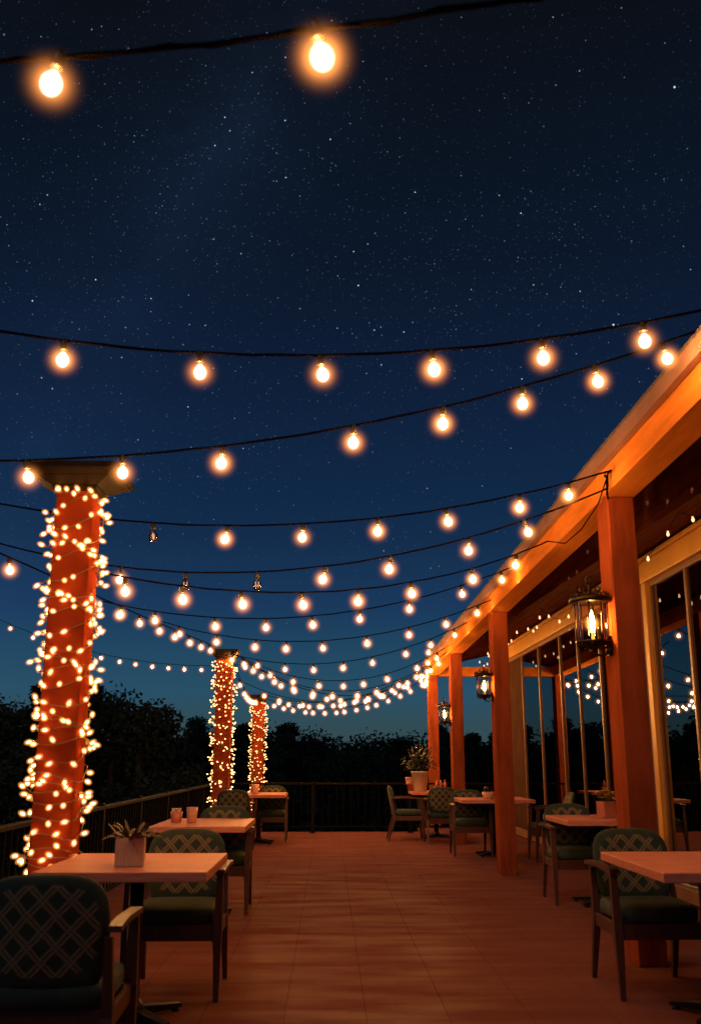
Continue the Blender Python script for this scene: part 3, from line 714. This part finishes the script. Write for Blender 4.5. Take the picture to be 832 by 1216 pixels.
t = tumbler((2.18, 13.72, TZ), .085, .095, 'amber', 'candle_jar', 'amber candle jar with a dark lid on the table behind the second post', 'jar')
MB().lathe([(.068, .013), (.07, .06), (.002, .062)], 16).build('candle', 'candle', t)
MB().lathe([(.06, .100), (.06, .15), (.05, .16), (.001, .165)], 16).build('lid', 'black_metal', t)
t = thing('condiment_caddy', 'red condiment caddy with bottles next to the plant pot on the farthest right table', 'caddy', (1.90, 16.98, TZ))
MB().box(-.12, .12, -.06, .06, 0, .07, .006).build('tray', 'red_glaze', t)
for x in (-.07, .0, .07): MB().lathe([(.028, .071), (.028, .14), (.012, .16), (.012, .185), (.001, .187)], 12, (x, 0, 0)).build('bottle', 'red_glaze', t)
# tall pot with a dark bushy plant on the far table
t = thing('potted_plant', 'cream tapered pot with a dark bushy plant on the farthest right table', 'potted plant', (1.56, 17.1, TZ))
MB().lathe([(.10, 0), (.105, .006), (.150, .30), (.158, .302), (.158, .33), (.146, .33), (.14, .29), (.001, .285)], 24).build('pot', 'vase', t)
b = MB(); rr = random.Random(21)
for i in range(420):
    an = rr.uniform(0, 6.28); el = rr.uniform(-.15, 1.5); rad = rr.uniform(.05, .31)
    p = Vector((rad * math.cos(an) * math.cos(el) * .9, rad * math.sin(an) * math.cos(el) * .9, .36 + abs(rad * math.sin(el)) * 1.35))
    blade(b, p, (math.cos(an) + rr.uniform(-.6, .6), math.sin(an) + rr.uniform(-.6, .6), rr.uniform(-.4, 1.)), rr.uniform(.06, .12), rr.uniform(.01, .02), .8, 4)
b.build('leaves', 'leaf_dark', t)
b = MB()
for i in range(12):
    an = i * .55; b.tube([(0, 0, .28), (.08 * math.cos(an), .08 * math.sin(an), .45), (.2 * math.cos(an), .2 * math.sin(an), .6 + .2 * rr.random())], .005, 5)
b.build('stems', 'bark', t)
t = thing('terracotta_pot', 'small stacked red clay pots left of the cream plant pot', 'flower pot', (1.44, 17.48, TZ))
MB().lathe([(.06, 0), (.085, .10), (.095, .10), (.095, .125), (.085, .126), (.105, .20), (.105, .225), (.09, .225), (.08, .14), (.001, .138)], 18).build('pot', 'red_glaze', t)

# ------------------------------------------------------------------ treeline
def crown_mesh(seed, h, w, kind):
    rd = random.Random(seed); b = MB(); lobes = []
    n = 26 if kind == 'round' else 28
    for i in range(n):
        f = rd.random()
        if kind == 'pine': z = h * (.06 + .92 * f); r = w * .5 * (1 - f) ** .7 * rd.uniform(.3, 1)
        else: z = h * (.05 + .83 * f); r = w * .46 * math.sin(math.pi * (.22 + .68 * f)) * rd.uniform(.25, 1.)
        an = rd.uniform(0, 6.28); s = w * (rd.uniform(.12, .24) if kind == 'round' else rd.uniform(.08, .16))
        lobes.append((Vector((r * math.cos(an), r * math.sin(an), z)), s))
    for c, s in lobes:
        for j in range(300):
            v = Vector((rd.gauss(0, 1), rd.gauss(0, 1), rd.gauss(0, .8))); v = v.normalized() * s * (rd.random() ** .4) * rd.choice((1, 1, 1, 1, 1, 1, 1.12))
            p = c + v; q = rd.uniform(.06, .17)
            u = Vector((rd.gauss(0, 1), rd.gauss(0, 1), rd.gauss(0, 1))).normalized(); w2 = u.orthogonal().normalized()
            b.add([p - u * q, p + w2 * q * .6, p + u * q, p - w2 * q * .6], [(0, 1, 2, 3)])
    return b.mesh('crown', 'tree_leaf'), lobes
protos = []
for i, (h, w, kind) in enumerate(((9.2, 6.2, 'round'), (8.4, 6.8, 'round'), (10.2, 5.0, 'pine'), (7.6, 6.0, 'round'))):
    cm, lobes = crown_mesh(40 + i, h, w, kind)
    tb = MB(); tb.tube([(0, 0, -.4), (.08, .02, h * .3), (-.05, .06, h * .6), (0, 0, h * .86)], [.24, .2, .12, .03], 7)
    for c, s in lobes[:9]: tb.tube([(0, 0, max(.8, c.z - abs(c.x) - .8)), tuple(c * .6 + Vector((0, 0, c.z * .38))), tuple(c)], [.09, .06, .02], 5)
    protos.append((cm, tb.mesh('trunk', 'bark'), h))
sky_line = lambda a: None
def top_at(px):   # skyline height of the wood as an elevation slope, by bearing (x/y)
    pts = [(-.80, .062), (-.45, .070), (-.34, .072), (-.30, .068), (-.26, .064), (-.215, .071), (-.18, .067), (-.15, .052), (-.11, .030), (-.085, .033), (-.045, .034), (-.015, .030), (.01, .019), (.03, .020), (.055, .031), (.08, .033), (.105, .034), (.125, .022), (.16, .022), (.20, .026), (.5, .04)]
    for (a, za), (c, zc) in zip(pts, pts[1:]):
        if a <= px <= c: return za + (zc - za) * (px - a) / (c - a)
    return .04
rt = random.Random(77); nT = 0
for row, (D0, n, a0, a1, dz) in enumerate(((52., 40, -.72, .42, .62), (58., 46, -.72, .42, .98), (67., 38, -.72, .42, .95), (30., 15, -.56, -.185, 1.))):
    for i in range(n):
        a = a0 + (a1 - a0) * (i + rt.uniform(-.25, .25)) / (n - 1); D = D0 + rt.uniform(-3, 3) * (1 if row < 3 else .5)
        x, y = a * D, D; g0 = terrain_z(x, y); k = rt.randrange(4) if row or i % 3 else 2
        ht = 1.27 + (top_at(a) if row == 3 or a > -.16 else .033) * D * dz * (rt.uniform(.74, 1.05) if row < 3 else rt.uniform(.86, 1.04)) - g0
        cm, tm, h = protos[k]; s = ht / (h * .99)
        lab = ('low dark tree at the front edge of the wood beyond the railing', 'tall dark tree silhouette in the middle of the wood beyond the railing', 'dark tree standing at the back of the wood beyond the railing', 'nearer dark tree rising behind the nearest pillar and left railing')[row]
        t = thing('pine_tree' if k == 2 else 'broadleaf_tree', lab, 'tree', (x, y, g0), rt.uniform(0, 6.28), ('low front trees of the dark wood', 'middle trees of the dark wood', 'rear trees of the dark wood', 'nearer trees behind the left railing')[row])
        t.scale = (s * rt.uniform(1.0, 1.35), s * rt.uniform(1.0, 1.35), s)
        link('trunk', tm, t); link('crown', cm, t); nT += 1

# ------------------------------------------------------------------ night sky
w = bpy.data.worlds.new('World'); scene.world = w; w.use_nodes = True
t = w.node_tree
for n in list(t.nodes): t.nodes.remove(n)
g = G(t)
out = g.n('ShaderNodeOutputWorld'); bg = g.n('ShaderNodeBackground'); g.l(bg.outputs[0], out.inputs[0])
tc = g.n('ShaderNodeTexCoord'); sx = g.n('ShaderNodeSeparateXYZ'); g.l(tc.outputs['Generated'], sx.inputs[0])
el = g.math('DIVIDE', g.math('ARCSINE', sx.outputs[2]), math.pi / 2, clamp=True)
c255 = lambda r, gg, b_: tuple(((v / 255) / 12.92 if v / 255 <= .04045 else ((v / 255 + .055) / 1.055) ** 2.4) for v in (r, gg, b_))
sky = g.ramp(el, [(0., c255(56, 72, 76)), (.021, c255(50, 76, 84)), (.042, c255(41, 80, 102)), (.069, c255(33, 71, 98)), (.097, c255(26, 57, 92)), (.14, c255(20, 45, 76)), (.168, c255(16, 41, 71)), (.229, c255(15, 32, 59)), (.308, c255(12, 24, 43)), (.376, c255(10, 20, 34)), (.42, c255(11, 18, 29)), (.456, c255(11, 15, 23)), (1., c255(6, 8, 13))])
# faint band of the milky way and clumped stars
nz = g.n('ShaderNodeTexNoise', i_Scale=5., i_Detail=6., i_Roughness=.65); g.l(tc.outputs['Generated'], nz.inputs['Vector'])
dp = g.n('ShaderNodeVectorMath', operation='DOT_PRODUCT'); g.l(tc.outputs['Generated'], dp.inputs[0]); dp.inputs[1].default_value = Vector((-.8364, -.3832, .3918))
band = g.math('SUBTRACT', 1., g.math('MULTIPLY', g.math('ABSOLUTE', g.math('SUBTRACT', dp.outputs['Value'], .0)), 6.), clamp=True)
mw = g.math('MULTIPLY', g.math('MULTIPLY', band, band), g.math('MULTIPLY', nz.outputs[0], nz.outputs[0]))
haze_c = g.n('ShaderNodeVectorMath', operation='SCALE'); haze_c.inputs[0].default_value = (.007, .017, .044); g.l(mw, haze_c.inputs['Scale'])
hi = g.math('MULTIPLY', g.math('SUBTRACT', el, .075), 7., clamp=True)
clump = g.math('ADD', g.math('MULTIPLY', g.math('POWER', nz.outputs[0], 3.), 4.6), g.math('MULTIPLY', band, .5))
def stars(scale, r, gain, thr, tint):
    vo = g.n('ShaderNodeTexVoronoi', i_Scale=scale); g.l(tc.outputs['Generated'], vo.inputs['Vector'])
    s = g.n('ShaderNodeSeparateColor'); g.l(vo.outputs['Color'], s.inputs[0])
    core = g.math('SUBTRACT', 1., g.math('DIVIDE', vo.outputs['Distance'], r), clamp=True)
    br = g.math('POWER', g.math('DIVIDE', g.math('SUBTRACT', s.outputs[0], thr, clamp=True), 1 - thr), 2.5)
    v = g.math('MULTIPLY', g.math('MULTIPLY', g.math('POWER', core, 1.4), br), g.math('MULTIPLY', hi, g.math('MULTIPLY', clump, gain)))
    sc = g.n('ShaderNodeVectorMath', operation='SCALE')
    sc.inputs[0].default_value = tint; g.l(v, sc.inputs['Scale']); return sc.outputs[0]
def add(a, b_):
    n = g.n('ShaderNodeVectorMath', operation='ADD'); g.l(a, n.inputs[0]); g.l(b_, n.inputs[1]); return n.outputs[0]
tot = add(sky, haze_c.outputs[0])
for args in ((70., .058, 3.2, .50, (.75, .9, 1.)), (135., .10, 2.2, .45, (.6, .82, 1.)), (230., .16, .5, .3, (.6, .8, 1.)), (32., .040, 16., .62, (.62, .84, 1.)), (330., .22, .22, .2, (.5, .72, 1.))):
    tot = add(tot, stars(*args))
g.l(tot, bg.inputs[0]); bg.inputs[1].default_value = 1.

fill_sun = bpy.data.lights.new('fill_sun', 'SUN'); fill_sun.energy = .20; fill_sun.angle = R(12); fill_sun.color = (.78, .88, 1.)  # unseen cool fill lamp, added to lift the darkest tones
mo = bpy.data.objects.new('fill_sun', fill_sun); col.objects.link(mo); mo.rotation_euler = (R(38), 0, R(-28))

# ------------------------------------------------------------------ camera
cam = bpy.data.cameras.new('camera'); co = bpy.data.objects.new('camera', cam); col.objects.link(co)
cam.sensor_fit = 'HORIZONTAL'; cam.sensor_width = 36; cam.lens = 1150 / 832 * 36; cam.clip_end = 3000; cam.clip_start = .05
co.location = (0, 0, 1.27); co.rotation_euler = (R(90 + 14.387), 0, R(-1.2546))
cam.dof.use_dof = True; cam.dof.focus_distance = 13.; cam.dof.aperture_fstop = 4.8
scene.camera = co

# ------------------------------------------------------------------ render settings
scene.render.engine = 'CYCLES'
cy = scene.cycles
cy.use_denoising = True; cy.use_light_tree = True
cy.max_bounces = 8; cy.diffuse_bounces = 3; cy.glossy_bounces = 4; cy.transmission_bounces = 4; cy.transparent_max_bounces = 24; cy.volume_bounces = 0
cy.caustics_reflective = False; cy.caustics_refractive = False
cy.sample_clamp_indirect = 4.; cy.sample_clamp_direct = 0.
cy.volume_max_steps = 64
vs = scene.view_settings; vs.view_transform = 'Standard'; vs.look = 'None'; vs.exposure = 0.; vs.gamma = 1.; vs.use_curve_mapping = False
